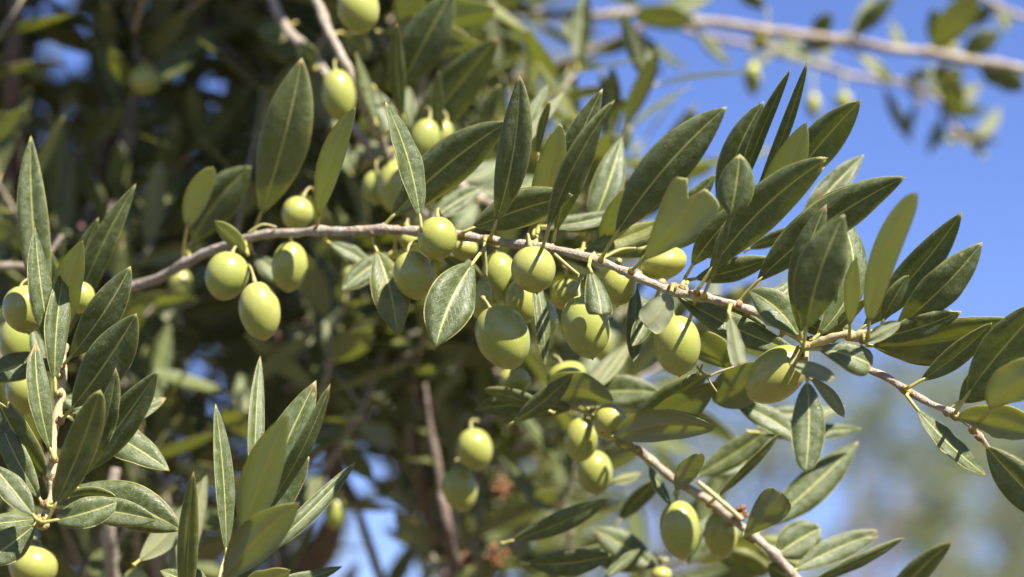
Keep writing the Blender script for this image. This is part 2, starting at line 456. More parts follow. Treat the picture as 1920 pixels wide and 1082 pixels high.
# ------------------------------------------------------------------ the ground and the air
def ground():
    m, t = nodes('dry_grass_soil'); n = N(t)
    obj = n('ShaderNodeTexCoord').outputs['Object']
    a = n('ShaderNodeTexNoise', {'Vector': obj, 'Scale': .4, 'Detail': 8.0, 'Roughness': .65}).outputs[0]
    b = n('ShaderNodeTexNoise', {'Vector': obj, 'Scale': 9.0, 'Detail': 8.0, 'Roughness': .7}).outputs[0]
    c = n.mix(n.rng(a, .38, .62), (.12, .09, .055), (.08, .08, .04)); c = n.mix(n.rng(b, .4, .65), c, (.17, .14, .085))
    p = n('ShaderNodeBsdfPrincipled', {'Base Color': c, 'Roughness': .95, 'Normal': n('ShaderNodeBump', {'Height': b, 'Strength': .8, 'Distance': .05}).outputs[0]})
    n('ShaderNodeOutputMaterial', {0: p.outputs[0]})
    mb = MB(); vs = []; fs = []
    R = [0, .8, 1.6, 3, 5, 8, 13, 20, 32, 50, 90, 160, 300, 600, 1200]
    for i, r in enumerate(R):
        for k in range(48):
            an = 2 * math.pi * k / 48; x, y = r * math.cos(an), r * math.sin(an)
            vs.append(Vector((x, y, .06 * noise.noise(Vector((x * .3, y * .3, 0))))))
    for i in range(len(R) - 1):
        for k in range(48):
            p, q = i * 48 + k, i * 48 + (k + 1) % 48; fs.append((p, p + 48, q + 48, q))
    mb.add(vs, fs, 0); tag(mb.build('ground', [m]), kind='structure')
ground()

# ------------------------------------------------------------------ the fruiting branch across the middle
MAIN = [(205, 560, 1.25, 20), (300, 515, 1.225, 19), (400, 468, 1.205, 18), (480, 445, 1.19, 17.5), (560, 437, 1.175, 17), (650, 432, 1.16, 18), (740, 430, 1.15, 17),
        (860, 441, 1.135, 17), (960, 455, 1.12, 16), (1040, 470, 1.11, 15), (1120, 487, 1.10, 15.5), (1200, 515, 1.095, 16), (1270, 540, 1.095, 16.5),
        (1340, 562, 1.095, 16), (1400, 582, 1.095, 15), (1450, 604, 1.095, 15), (1500, 632, 1.10, 15), (1560, 652, 1.105, 15), (1622, 690, 1.105, 14), (1662, 708, 1.10, 13.5), (1705, 735, 1.095, 13), (1745, 757, 1.09, 12), (1790, 779, 1.085, 10),
        (1830, 812, 1.08, 7), (1850, 836, 1.075, 5)]
SHOOT = [(1512, 648, 1.088, 9), (1540, 640, 1.084, 12), (1580, 630, 1.08, 14), (1612, 632, 1.078, 12), (1640, 626, 1.074, 9)]
main_leaves = [
 # x0 y0 x1 y1 width code options
 (478, 430, 566, 108, 96, 'T0', dict(dz=-.03, bend=8, fold=.2)),
 (595, 428, 668, 200, 46, 'U0', dict(dz=.0, n=(-.45, -.3), bend=-14)),
 (790, 430, 722, 190, 44, 'T1', dict(dz=.04, n=(.45, .0), bend=12, prof='')),
 (716, 428, 952, 228, 88, 'T0', dict(dz=.0, bend=-12)),
 (920, 445, 974, 140, 62, 'T0', dict(dz=.03, bend=14, n=(-.3, -.35))),
 (868, 436, 1074, 366, 72, 'T0', dict(dz=.025, bend=-6)),
 (1018, 462, 1152, 188, 36, 'T0', dict(dz=.05, n=(.70, .1), bend=-14, pl=.12)),
 (985, 452, 1050, 226, 54, 'U0', dict(dz=-.03)),
 (1022, 455, 1130, 166, 54, 'T0', dict(dz=-.035, bend=-10)),
 (1036, 458, 1132, 204, 52, 'T0', dict(dz=-.02, bend=-10)),
 (965, 290, 1057, 174, 22, 'U1', dict(dz=-.08)),
 (970, 280, 1028, 158, 20, 'T1', dict(dz=-.08)),
 (1008, 300, 1034, 186, 14, 'T0', dict(dz=-.05, n=(.7, 0))),
 (1130, 480, 1363, 200, 88, 'T0', dict(dz=.02, bend=-16, pl=.13, fold=.12)),
 (1186, 506, 1318, 346, 104, 'U0', dict(dz=.03, prof='heart', notch=(.985, .17, .22, .24), pl=.14, n=(-.36, -.42), fold=.08, wav=.03, label='grey green leaf with a bite taken out of its end')),
 (1095, 455, 1166, 257, 60, 'T1', dict(dz=-.07)),
 (1115, 470, 1200, 338, 56, 'U0', dict(dz=-.06)),
 (1010, 425, 1172, 394, 26, 'T1', dict(dz=-.05)),
 (1002, 432, 1166, 420, 34, 'T1', dict(dz=-.05, bend=-8)),
 (1080, 470, 1244, 414, 42, 'T1', dict(dz=-.04, n=(.1, -.05))),
 (1112, 480, 1350, 420, 36, 'T0', dict(dz=-.03, n=(-.1, -.15))),
 (1285, 520, 1398, 382, 52, 'T0', dict(dz=-.01, bend=-8, pl=.14)),
 (1308, 545, 1558, 293, 82, 'T0', dict(dz=.005, bend=-22, pl=.12)),
 (1318, 556, 1387, 289, 62, 'T0', dict(dz=.035, prof='spoon', pl=.10, n=(-.1, -.32), fold=.10, bend=12, wav=.02, label='leaf with a thin twisted stalk and a broad blade at its end')),
 (1388, 562, 1698, 332, 84, 'T0', dict(dz=.0, bend=-20, pl=.12)),
 (1395, 420, 1514, 116, 22, 'T0', dict(dz=-.02, n=(.72, .2), bend=8)),
 (1375, 400, 1483, 130, 26, 'T0', dict(dz=-.025, n=(.6, .1), bend=-8)),
 (1345, 415, 1432, 190, 58, 'T0', dict(dz=-.05, bend=-12)),
 (1405, 430, 1512, 228, 64, 'U0', dict(dz=-.02)),
 (1455, 380, 1614, 188, 74, 'T0', dict(dz=-.045, n=(-.05, -.2), bend=-6)),
 (1490, 430, 1620, 290, 46, 'T1', dict(dz=-.07, wav=.2)),
 (1330, 480, 1402, 342, 62, 'U0', dict(dz=-.04)),
 (1225, 440, 1342, 327, 36, 'T0', dict(dz=-.06, n=(-.1, -.2))),
 (1290, 525, 1446, 484, 44, 'T0', dict(dz=-.03, n=(-.05, -.28))),
 (1395, 470, 1497, 424, 24, 'T0', dict(dz=-.08)),
 (1400, 590, 1508, 514, 34, 'T1', dict(dz=-.03)),
 (1440, 600, 1540, 535, 28, 'T1', dict(dz=-.04)),
 (1506, 652, 1583, 402, 90, 'T0', dict(dz=.055, bend=-12, pl=.13, n=(-.25, -.30), fold=.30, rec=.25)),
 (1503, 640, 1550, 383, 58, 'T0', dict(dz=.03, n=(-.35, -.25), bend=-20, pl=.06)),
 (1520, 640, 1556, 378, 76, 'T1', dict(dz=.015, n=(.45, .0), bend=62, pl=.05, fold=.1)),
 (1505, 648, 1404, 545, 66, 'T1', dict(dz=.018, bend=14, pl=.13, n=(.05, .05), fold=.25)),
 (1543, 640, 1628, 560, 20, 'T0', dict(dz=-.01)),
 (1508, 655, 1636, 686, 58, 'T1', dict(dz=.03, pl=.20, n=(.05, .22), bend=-10, prof='obov', fold=.28, label='short broad grey green leaf curling down over the twig')),
 (1484, 684, 1566, 712, 28, 'U1', dict(dz=.045, n=(-.1, .3), prof='ov', pl=.02)),
 
 (1512, 700, 1510, 886, 64, 'T1', dict(dz=.045, prof='ov', n=(.05, .1), bend=-6, fold=.16)),
 (1514, 706, 1583, 783, 24, 'U1', dict(dz=.03, n=(.5, .1))),
 (1698, 730, 1860, 605, 42, 'T0', dict(dz=.01, pl=.16, bend=8, fold=.35)),
 (1700, 742, 1850, 892, 40, 'T1', dict(dz=.015, pl=.15, n=(.35, .30), bend=8, fold=.3)),
 (1792, 782, 1945, 812, 62, 'U0', dict(dz=.02, bend=-14, pl=.03, n=(-.2, -.4), prof='ov')),
 (1778, 770, 1888, 690, 62, 'T0', dict(dz=-.01, pl=.2)),
 (1790, 776, 1970, 560, 82, 'T0', dict(dz=.01, pl=.15)),
 (1850, 775, 1965, 690, 80, 'U0', dict(dz=.035, prof='ov', bend=-14)),
 (1832, 815, 1995, 985, 74, 'T0', dict(dz=.0, pl=.12, n=(-.2, -.3))),
 (1262, 548, 1500, 662, 52, 'T1', dict(dz=-.012, n=(-.15, .12), bend=10, fold=.3, pl=.03)),
 (1270, 548, 1440, 618, 26, 'T0', dict(dz=-.03)),
 (1104, 500, 1127, 590, 46, 'T1', dict(dz=.03, prof='trunc', n=(.3, .2), pl=.12, fold=.1, label='small pale leaf with a cut off end in front of the olives')),
 (1258, 548, 1210, 612, 58, 'U1', dict(dz=.035, prof='trunc', n=(.1, .2), pl=.08, fold=.1, label='small silvery leaf with a torn square end')),
 (1366, 585, 1388, 686, 32, 'U1', dict(dz=.045, prof='trunc', n=(.3, .2), pl=.12, label='narrow pale triangular remnant of a leaf')),
 (1440, 675, 1338, 752, 84, 'U0', dict(dz=-.02, prof='ov', n=(-.3, -.35), pl=.04)),
 (700, 455, 745, 628, 70, 'T1', dict(dz=.0, n=(.0, .2), bend=-8, prof='')),
 (908, 465, 817, 650, 92, 'T1', dict(dz=.03, n=(.30, .25), pl=.16, bend=12, fold=.42, curl=.12, tw=25, label='glossy bright green leaf hanging down in full sun')),
 (465, 478, 403, 414, 32, 'U0', dict(dz=.02)),
 (343, 492, 400, 312, 44, 'U0', dict(dz=-.01, bend=-14, n=(-.1, -.3), pl=.35, prof='ov')),
 (350, 470, 470, 312, 78, 'T0', dict(dz=-.06, bend=-10)),
 (1195, 520, 1188, 680, 34, 'T1', dict(dz=-.04, n=(.5, .1))),
 (1000, 500, 1022, 690, 26, 'T1', dict(dz=-.03, n=(.5, .1), bend=-6)),
 (1180, 540, 1290, 640, 30, 'T1', dict(dz=-.05)),
 (1290, 610, 1370, 690, 60, 'U0', dict(dz=-.03)),
 (1230, 560, 1185, 650, 34, 'T1', dict(dz=-.03)),
 (610, 452, 700, 500, 32, 'T1', dict(dz=-.04)),
 (740, 470, 640, 545, 44, 'T1', dict(dz=-.06)),
 (800, 420, 905, 350, 40, 'T1', dict(dz=-.06)),
 (820, 470, 905, 520, 30, 'T0', dict(dz=-.04)),
 (470, 470, 560, 540, 40, 'T1', dict(dz=-.07)),
 (1310, 700, 1275, 728, 10, 'T0', dict(dz=.0, n=(.6, 0))),
]
shoot_leaves = [
 (1592, 636, 1607, 482, 26, 'U0', dict(dz=.01, n=(-.55, .1), pl=.18)),
 (1628, 632, 1720, 361, 46, 'U0', dict(dz=.02, n=(-.5, -.05), bend=-22, pl=.10, prof='lin')),
 (1598, 632, 1804, 397, 64, 'T0', dict(dz=-.015, bend=10, fold=.35, wav=.05, n=(-.2, -.33))),
 (1646, 626, 1704, 516, 32, 'T0', dict(dz=.01, n=(.3, -.15), pl=.2)),
 (1660, 628, 1842, 454, 72, 'T0', dict(dz=-.01, bend=10, pl=.10)),
 (1625, 648, 1910, 598, 84, 'T0', dict(dz=-.02, bend=16, pl=.04, n=(-.05, -.12), fold=.35)),
 (1618, 640, 1806, 582, 44, 'T0', dict(dz=.0, bend=6, n=(.0, -.16), wav=.15)),
 (1650, 655, 1830, 662, 34, 'T0', dict(dz=-.04, n=(-.1, -.35), bend=12)),
 (1622, 640, 1688, 606, 26, 'U1', dict(dz=.02, prof='ov', n=(-.2, .2), pl=.02)),
 (1560, 632, 1490, 600, 30, 'T0', dict(dz=-.03)),
 (1612, 628, 1530, 600, 26, 'T1', dict(dz=-.03, n=(.0, .0))),
]
rootA = branch('long woody olive branch arching across the middle, bearing the sharpest leaves and olives',
       [MAIN, SHOOT], main_leaves + shoot_leaves, [M_BARK, M_BARK_Y], cat='olive branch')

# fine fruit stalks of the hanging cluster and the scars where leaves have dropped
def sprig(parent, chains, name='fruit_stalk', mat=None):
    for ch in chains:
        stem_part(parent, ch, mat or M_STALK, name, lump=.1, seg=8, seed=int(ch[0][0]))
sprig(rootA, [
 [(1495, 650, 1.09, 8), (1503, 664, 1.085, 9), (1502, 680, 1.08, 8)],
 [(1040, 478, 1.10, 8), (1062, 498, 1.098, 7), (1088, 520, 1.098, 6)],
 [(1240, 548, 1.09, 6), (1258, 566, 1.088, 8), (1262, 592, 1.088, 6)],
 [(1300, 690, 1.10, 4), (1320, 708, 1.10, 5), (1345, 700, 1.10, 5), (1375, 690, 1.10, 4)],
 [(1318, 706, 1.10, 4), (1330, 725, 1.10, 4), (1340, 738, 1.10, 3)],
 [(1312, 686, 1.10, 4), (1300, 712, 1.10, 4)],
 [(470, 440, 1.18, 6), (495, 424, 1.18, 6), (520, 428, 1.18, 5)],
 [(905, 452, 1.12, 7), (910, 490, 1.12, 5), (910, 530, 1.12, 5)],
 [(1130, 485, 1.11, 6), (1165, 470, 1.12, 7), (1195, 468, 1.12, 6)],
])

# ------------------------------------------------------------------ olives
O = olive
O(820, 447, 37, 41, 0, 1.125, 'round olive with a bright highlight sitting on top of the main branch', (826, 408, 1.15))
O(776, 516, 38, 46, -14, 1.135, 'olive hanging just below and left of the round one on the main branch', (790, 452, 1.15))
O(943, 632, 50, 62, -24, 1.10, 'large oval olive crossed by several thin leaf shadows', (905, 560, 1.11))
O(1000, 505, 42, 44, -8, 1.086, 'olive tucked right under the main branch, its top hidden by the wood', (990, 462, 1.12))
O(1098, 612, 45, 60, -12, 1.09, 'large olive with its lower left in shade behind the small cut off leaf', (1088, 520, 1.098))
O(1270, 647, 44, 56, -4, 1.088, 'speckled olive in full sun with one straight stalk shadow across it', (1260, 592, 1.088))
O(1243, 493, 46, 31, -12, 1.12, 'olive lying behind the notched leaf, above the main branch', (1196, 470, 1.12))
O(1456, 703, 47, 66, 48, 1.084, 'large dull olive hanging under the knot of the side shoot', (1502, 668, 1.085), tilt=10)
O(1160, 536, 33, 37, 4, 1.125, 'olive half hidden between the small cut off leaf and the silvery leaf', (1160, 490, 1.12))
O(978, 566, 31, 42, -10, 1.155, 'blurred olive behind the large oval one with leaf shadows', (985, 500, 1.16))
O(1062, 553, 30, 30, 0, 1.16, 'blurred round olive above the shaded large olive', (1060, 500, 1.15))
O(938, 520, 34, 48, -10, 1.165, 'blurred long olive below the branch, left of the one tucked under the wood', (930, 462, 1.15))
O(902, 562, 22, 36, 10, 1.135, 'narrow olive peeping out behind the glossy hanging leaf', (905, 470, 1.13))
O(766, 450, 18, 18, 0, 1.19, 'small round olive behind the main branch, left of the bright round one', (762, 425, 1.16))
O(870, 466, 26, 22, 0, 1.165, 'small olive in shade beside the bright round one on the branch', (880, 440, 1.15))
O(425, 517, 41, 46, 14, 1.165, 'blurred olive leftmost of those hanging from the main branch', (455, 470, 1.185))
O(487, 583, 39, 55, -10, 1.15, 'long olive hanging lowest from the left part of the main branch', (462, 500, 1.18))
O(543, 500, 34, 47, 4, 1.19, 'olive in shade with one sunny spot, under the left part of the main branch', (535, 440, 1.18))
O(557, 400, 30, 32, 20, 1.21, 'olive standing above the left part of the main branch, half in sun', (592, 366, 1.24))
O(742, 350, 36, 50, 0, 1.27, 'blurred olive above the main branch behind a thin grey leaf', (738, 290, 1.30))
O(704, 352, 26, 32, 0, 1.28, 'small blurred olive touching the left side of a bigger one above the branch', (712, 300, 1.30))
O(796, 262, 28, 40, 14, 1.25, 'blurred olive high above the branch at the start of a dark leaf', (800, 205, 1.27))
O(828, 255, 20, 30, 20, 1.27, 'small blurred olive half behind an upright thin leaf at the top middle', (824, 205, 1.28))
O(635, 178, 32, 48, -8, 1.27, 'olive hanging in the upper part beside a pinkish twig', (630, 115, 1.29))
O(672, 18, 40, 46, -12, 1.22, 'big yellow green olive cut by the top edge', (655, -45, 1.25))
O(657, 516, 17, 20, 0, 1.32, 'small blurred olive in the gap under the branch, above the striped leaf', (655, 485, 1.33))
O(965, 714, 30, 26, 0, 1.18, 'blurred olive below the large oval one, beside the dark leaf', (975, 675, 1.19))
O(1062, 706, 38, 28, -20, 1.19, 'blurred wide olive above the dark arching leaf', (1040, 670, 1.2))
O(1144, 791, 32, 35, -4, 1.165, 'bright round olive topmost of the group of three under the dark arching leaf', (1140, 745, 1.17))
O(1090, 824, 33, 42, 8, 1.185, 'shaded olive at the left of the group of three, below the dark arching leaf', (1110, 770, 1.18))
O(1116, 886, 33, 42, -4, 1.215, 'olive with a bright rim hanging lowest in the group of three', (1112, 835, 1.21))
O(890, 843, 34, 40, -10, 1.27, 'dull shaded olive upper of the two in the dark lower middle', (893, 790, 1.29))
O(862, 917, 33, 43, -10, 1.28, 'dull shaded olive lower of the two in the dark lower middle', (868, 865, 1.3))
O(1275, 993, 38, 55, -6, 1.17, 'bright long olive hanging from the lower right twig', (1268, 925, 1.18))
O(1352, 1003, 32, 45, -2, 1.195, 'half shaded olive right of the bright long one on the lower right twig', (1352, 950, 1.18))
O(1240, 1078, 20, 16, 0, 1.24, 'olive cut by the bottom edge below the bright long one', (1238, 1050, 1.25))
O(46, 580, 41, 45, -10, 1.125, 'bright round olive near the left edge', (66, 520, 1.13))
O(152, 558, 26, 30, 0, 1.15, 'olive behind the upper leaves of the left sprig', (150, 520, 1.16))
O(32, 640, 34, 46, 0, 1.19, 'shaded olive below the bright round one at the left edge', (30, 590, 1.19))
O(52, 732, 42, 44, 10, 1.17, 'shaded olive behind the upright leaf of the left sprig', (60, 685, 1.17))
O(62, 1062, 46, 42, 20, 1.17, 'bright olive ringed by a leaf shadow in the bottom left corner', (60, 1010, 1.18))
O(255, 1090, 24, 24, 0, 1.22, 'olive barely rising over the bottom edge on the left', (250, 1060, 1.22))
O(629, 962, 22, 31, 0, 1.38, 'dark blurred olive hanging against the patch of sky at the bottom', (640, 925, 1.38))
O(272, 150, 30, 28, 30, 1.42, 'blurred olive with a sunny top in the dark upper left', (270, 118, 1.43))
O(1411, 147, 16, 32, -2, 1.67, 'blurred long olive hanging into the blue sky from the upper right branch', (1408, 95, 1.66))
O(1427, 74, 17, 18, 0, 1.65, 'blurred round olive close under the upper right branch', (1424, 56, 1.63))
O(1525, 198, 14, 24, 0, 1.74, 'dark blurred olive hanging in the sky, left of a paler one', (1525, 132, 1.76))
O(1582, 190, 17, 17, 0, 1.72, 'pale round blurred olive above the tip of a broad leaf in the sky', (1578, 134, 1.76))
O(340, 535, 24, 30, 0, 1.42, 'dark blurred olive behind the left part of the main branch', (338, 500, 1.42))
O(715, 805, 20, 22, 0, 1.5, 'blurred olive deep in the shade of the lower middle', (713, 775, 1.5))
O(600, 655, 18, 20, 0, 1.5, 'blurred olive deep in the shade below the striped leaf', (598, 630, 1.5))
O(1020, 600, 26, 37, -8, 1.20, 'blurred olive in the cluster, between the large striped olive and the shaded one')
O(1128, 640, 20, 34, 4, 1.21, 'blurred olive in shadow behind the right side of the shaded large olive')
O(655, 785, 15, 17, 0, 1.46, 'small blurred sunlit olive deep in the lower middle foliage')
O(1778, 88, 17, 20, 10, 1.66, 'pale blurred olive resting above the upper right branch near the right edge', (1780, 108, 1.63))

# ------------------------------------------------------------------ left sprig
SB = [(112, 650, 1.12, 12), (112, 720, 1.115, 14), (106, 790, 1.11, 14), (103, 850, 1.105, 14), (98, 905, 1.10, 12), (86, 955, 1.095, 11), (75, 985, 1.09, 9)]
branch('left foreground olive sprig with upright leaves and a starburst of leaves at its foot', [SB], [
 (104, 738, 122, 498, 40, 'T1', dict(dz=.02, n=(.55, .0), pl=.10, fold=.5)),
 (112, 692, 245, 499, 66, 'T0', dict(dz=.0, bend=8, pl=.12)),
 (114, 790, 256, 588, 84, 'T0', dict(dz=.0, bend=6, pl=.13)),
 (101, 862, 66, 632, 36, 'T1', dict(dz=.02, n=(.5, .0), pl=.08, bend=-10, fold=.45)),
 (88, 978, 188, 731, 62, 'T0', dict(dz=.03, pl=.12, bend=6, prof='ov')),
 (150, 905, 217, 690, 38, 'T0', dict(dz=.02, wav=.32, bend=12, pl=.05)),
 (140, 900, 296, 696, 66, 'T0', dict(dz=.005, bend=4, n=(-.2, -.12), pl=.05)),
 (115, 770, 318, 883, 62, 'T1', dict(dz=-.01, bend=-8, n=(-.05, .25))),
 (98, 905, 341, 995, 84, 'T1', dict(dz=-.005, bend=-12, n=(.0, .15), pl=.16)),
 (78, 980, 219, 942, 56, 'T1', dict(dz=.03, pl=.18, bend=4, n=(.0, .0), prof='ov')),
 (92, 950, 295, 976, 52, 'T1', dict(dz=.015, pl=.22, bend=-6, n=(.0, .05))),
 (92, 945, 218, 932, 30, 'T0', dict(dz=.005, pl=.25, bend=-10, n=(.0, -.15))),
 (84, 950, -6, 775, 46, 'T1', dict(dz=.0, n=(-.1, -.08))),
 (96, 908, -8, 742, 62, 'T0', dict(dz=-.01, n=(-.1, -.15), prof='ov')),
 (70, 975, -14, 872, 46, 'T1', dict(dz=.025, notch=(.96, .14, .2, .25))),
 (78, 972, -40, 985, 34, 'T1', dict(dz=.0)),
 (72, 978, -36, 1058, 64, 'T1', dict(dz=.01, pl=.08)),
 (108, 705, 66, 426, 40, 'T1', dict(dz=.01, n=(.45, -.1), bend=-6, pl=.15)),
 (100, 640, 58, 254, 58, 'T1', dict(dz=-.035, n=(.1, -.2), bend=-14, pl=.12)),
 (112, 660, 156, 450, 56, 'U0', dict(dz=-.02, pl=.12)),
 (110, 672, -30, 712, 54, 'T1', dict(dz=-.02, bend=8)),
 (108, 780, 312, 746, 54, 'T1', dict(dz=-.03, bend=14)),
 (112, 745, 180, 760, 40, 'T1', dict(dz=-.04)),
 (80, 700, 60, 615, 26, 'T1', dict(dz=-.05)),
 (115, 660, 255, 345, 46, 'T0', dict(dz=-.07)),
 (112, 640, 185, 408, 44, 'T0', dict(dz=-.08)),
 (112, 650, 40, 400, 50, 'T0', dict(dz=-.09)),
], [M_BARK_Y])

# ------------------------------------------------------------------ lower middle sprig
SC = [(360, 1190, 1.10, 12), (400, 1120, 1.095, 11), (425, 1070, 1.09, 10), (455, 1020, 1.09, 8), (480, 960, 1.09, 6), (500, 900, 1.09, 4)]
SC2 = [(400, 1120, 1.10, 8), (420, 1052, 1.105, 6), (438, 1010, 1.11, 5)]
branch('lower foreground sprig of tall upright leaves rising left of the patch of sky', [SC, SC2], [
 (478, 960, 488, 667, 28, 'T1', dict(dz=-.01, n=(.5, .1), bend=-4)),
 (462, 1020, 593, 713, 78, 'T1', dict(dz=-.012, n=(-.15, -.12), bend=-6)),
 (470, 1000, 619, 720, 30, 'T0', dict(dz=.0, n=(.55, -.1), bend=12)),
 (448, 1032, 541, 777, 74, 'U0', dict(dz=.02, bend=-6, n=(-.35, -.3))),
 (455, 1040, 585, 846, 58, 'T1', dict(dz=.0, n=(-.15, -.1), bend=-4)),
 (465, 1060, 667, 866, 34, 'T1', dict(dz=.01, n=(.3, .1), bend=8)),
 (410, 1100, 561, 942, 78, 'U0', dict(dz=.03, bend=-10, n=(-.35, -.3))),
 (424, 1062, 404, 757, 32, 'T1', dict(dz=.0, n=(.5, .0), bend=6, fold=.4)),
 (350, 1190, 363, 884, 36, 'T0', dict(dz=.0, n=(.4, -.2), bend=-4)),
 (300, 1140, 386, 878, 44, 'U1', dict(dz=-.05)),
 (400, 1120, 338, 1060, 40, 'T1', dict(dz=-.01)),
 (410, 1120, 642, 1062, 30, 'T1', dict(dz=.0)),
 (430, 1120, 545, 1068, 46, 'U0', dict(dz=.01)),
 (395, 1115, 300, 1070, 30, 'T1', dict(dz=.0)),
 (250, 1060, 360, 940, 50, 'U1', dict(dz=-.06)),
], [M_BARK_Y, M_BARK_Y])

# ------------------------------------------------------------------ lower right twig
SE = [(1120, 790, 1.17, 8), (1195, 845, 1.175, 14), (1260, 896, 1.18, 15), (1330, 945, 1.18, 15), (1395, 1000, 1.18, 15), (1450, 1045, 1.175, 15), (1520, 1120, 1.17, 15)]
SE2 = [(1310, 905, 1.172, 8), (1345, 935, 1.168, 9), (1385, 975, 1.17, 10)]
branch('slightly blurred twig in the lower right carrying the bright long olive', [SE, SE2], [
 (1196, 845, 1152, 826, 20, 'U0', dict(dz=.01)),
 (1148, 820, 1342, 800, 62, 'U0', dict(dz=.03, prof='ov', bend=-16, pl=.02)),
 (1165, 835, 1345, 715, 64, 'U0', dict(dz=-.01)),
 (1160, 830, 1330, 700, 56, 'T0', dict(dz=-.03)),
 (1085, 745, 1240, 738, 60, 'T1', dict(dz=-.04, n=(-.1, .0), bend=-8)),
 (1113, 735, 1185, 640, 22, 'U1', dict(dz=-.03, n=(.6, .3))),
 (1265, 925, 1318, 850, 38, 'U0', dict(dz=.03, prof='ov', pl=.08)),
 (1393, 1008, 1466, 924, 62, 'U0', dict(dz=.03, prof='obov', pl=.03)),
 (1215, 868, 1258, 948, 20, 'T1', dict(dz=.01, n=(.5, .2))),
 (1335, 940, 1462, 812, 16, 'T0', dict(dz=.01, n=(.6, .4))),
 (1290, 900, 1455, 795, 48, 'T1', dict(dz=-.04, n=(-.1, -.1))),
 (1420, 1000, 1610, 828, 66, 'T1', dict(dz=-.02, bend=4, n=(.0, .15))),
 (1450, 1045, 1540, 990, 70, 'T1', dict(dz=-.01, prof='ov')),
 (1475, 1078, 1658, 996, 46, 'T1', dict(dz=.0, notch=(.96, .10, .2, .3))),
 (1500, 1100, 1696, 1008, 24, 'T0', dict(dz=.01, n=(.45, .25), bend=6)),
 (1640, 1180, 1786, 1016, 46, 'T0', dict(dz=-.03, n=(-.1, -.15))),
 (1500, 1100, 1440, 1060, 50, 'T0', dict(dz=-.02)),
 (1365, 750, 1500, 826, 44, 'T1', dict(dz=.0, n=(.0, .2))),
 (1420, 770, 1585, 762, 34, 'T1', dict(dz=-.02, bend=10)),
 (1400, 810, 1616, 803, 30, 'T1', dict(dz=-.03, bend=4)),
 (1090, 770, 890, 768, 56, 'T0', dict(dz=.005, n=(-.2, -.4), bend=10)),
 (1040, 775, 905, 730, 30, 'T0', dict(dz=.01)),
 (950, 800, 1074, 700, 38, 'T0', dict(dz=.012)),
 (1010, 760, 1150, 750, 70, 'U0', dict(dz=.0, prof='ov', bend=-26, n=(-.3, -.5))),
 (1240, 1075, 1110, 990, 60, 'T1', dict(dz=-.06)),
 (1250, 1050, 1090, 1030, 50, 'T1', dict(dz=-.08)),
 (1155, 985, 1245, 895, 34, 'T0', dict(dz=-.08)),
 (1140, 905, 1202, 888, 20, 'U1', dict(dz=-.06)),
 (940, 1020, 1142, 935, 40, 'T0', dict(dz=-.03)),
 (975, 1055, 1146, 1040, 54, 'T0', dict(dz=-.02, n=(-.1, -.3))),
 (1130, 1090, 1200, 1030, 20, 'T1', dict(dz=-.02)),
 (1080, 760, 1190, 640, 26, 'U1', dict(dz=-.06)),
 (1290, 880, 1430, 860, 40, 'T1', dict(dz=-.09)),
 (1340, 960, 1290, 1060, 44, 'T1', dict(dz=-.09)),
 (1330, 1030, 1450, 1075, 50, 'T0', dict(dz=-.10)),
 (1400, 1010, 1520, 1060, 50, 'T1', dict(dz=-.07)),
], [M_BARK, M_BARK_Y])

# ------------------------------------------------------------------ upper right branches against the sky
SD = [(900, 14, 1.660, 14), (980, 22, 1.650, 17), (1080, 28, 1.640, 17), (1200, 28, 1.635, 17), (1310, 42, 1.630, 17), (1440, 57, 1.625, 18), (1560, 73, 1.620, 17), (1620, 84, 1.620, 17), (1740, 100, 1.620, 17), (1850, 118, 1.620, 17), (1960, 135, 1.620, 16)]
branch('blurred bare looking branch running along the top right against the blue sky', [SD], [
 (1312, 42, 1190, 34, 46, 'U0', dict(dz=.03, prof='ov', bend=6)),
 (1180, 30, 1345, -14, 36, 'T1', dict(dz=.0)),
 (1150, 35, 1292, 132, 22, 'T1', dict(dz=.02, n=(.4, .2))),
 (1155, 40, 1243, 142, 20, 'T1', dict(dz=.0)),
 (1300, 48, 1372, 122, 24, 'T1', dict(dz=.0, n=(.0, .0))),
 (1092, -40, 1107, 76, 22, 'T0', dict(dz=.05)),
 (990, 40, 836, 38, 28, 'U1', dict(dz=.05)),
 (1000, 45, 1094, 96, 18, 'T0', dict(dz=-.01)),
 (1050, 40, 1110, 90, 26, 'T1', dict(dz=-.06)),
 (1440, 20, 1380, -20, 30, 'T0', dict(dz=.0)),
 (1520, 72, 1558, 24, 34, 'T0', dict(dz=-.03)),
 (1590, 78, 1680, -12, 34, 'T0', dict(dz=.0, n=(-.1, -.2))),
 (1592, 75, 1640, -10, 22, 'T1', dict(dz=.0)),
 (1595, 92, 1682, 162, 24, 'T1', dict(dz=.0)),
 (1440, 72, 1536, 118, 34, 'T1', dict(dz=-.03)),
 (1572, 78, 1500, 86, 20, 'T0', dict(dz=.0)),
 (1740, 100, 1832, -10, 62, 'U0', dict(dz=-.03, prof='ov')),
 (1765, 105, 1748, 15, 40, 'T0', dict(dz=-.05)),
 (1770, 118, 1790, 215, 44, 'U0', dict(dz=-.04)),
 (1800, 110, 1878, 60, 46, 'T0', dict(dz=-.05)),
 (1860, 122, 1922, 168, 46, 'T0', dict(dz=-.04)),
 (1830, 118, 1900, 160, 40, 'T0', dict(dz=-.06)),
 (1780, 118, 1752, 152, 24, 'T0', dict(dz=-.06)),
], cat='olive branch')
SD2 = [(1180, 20, 1.800, 11), (1300, 62, 1.780, 12), (1430, 88, 1.770, 12), (1560, 130, 1.760, 12), (1640, 148, 1.760, 11), (1720, 160, 1.750, 6), (1730, 210, 1.750, 4)]
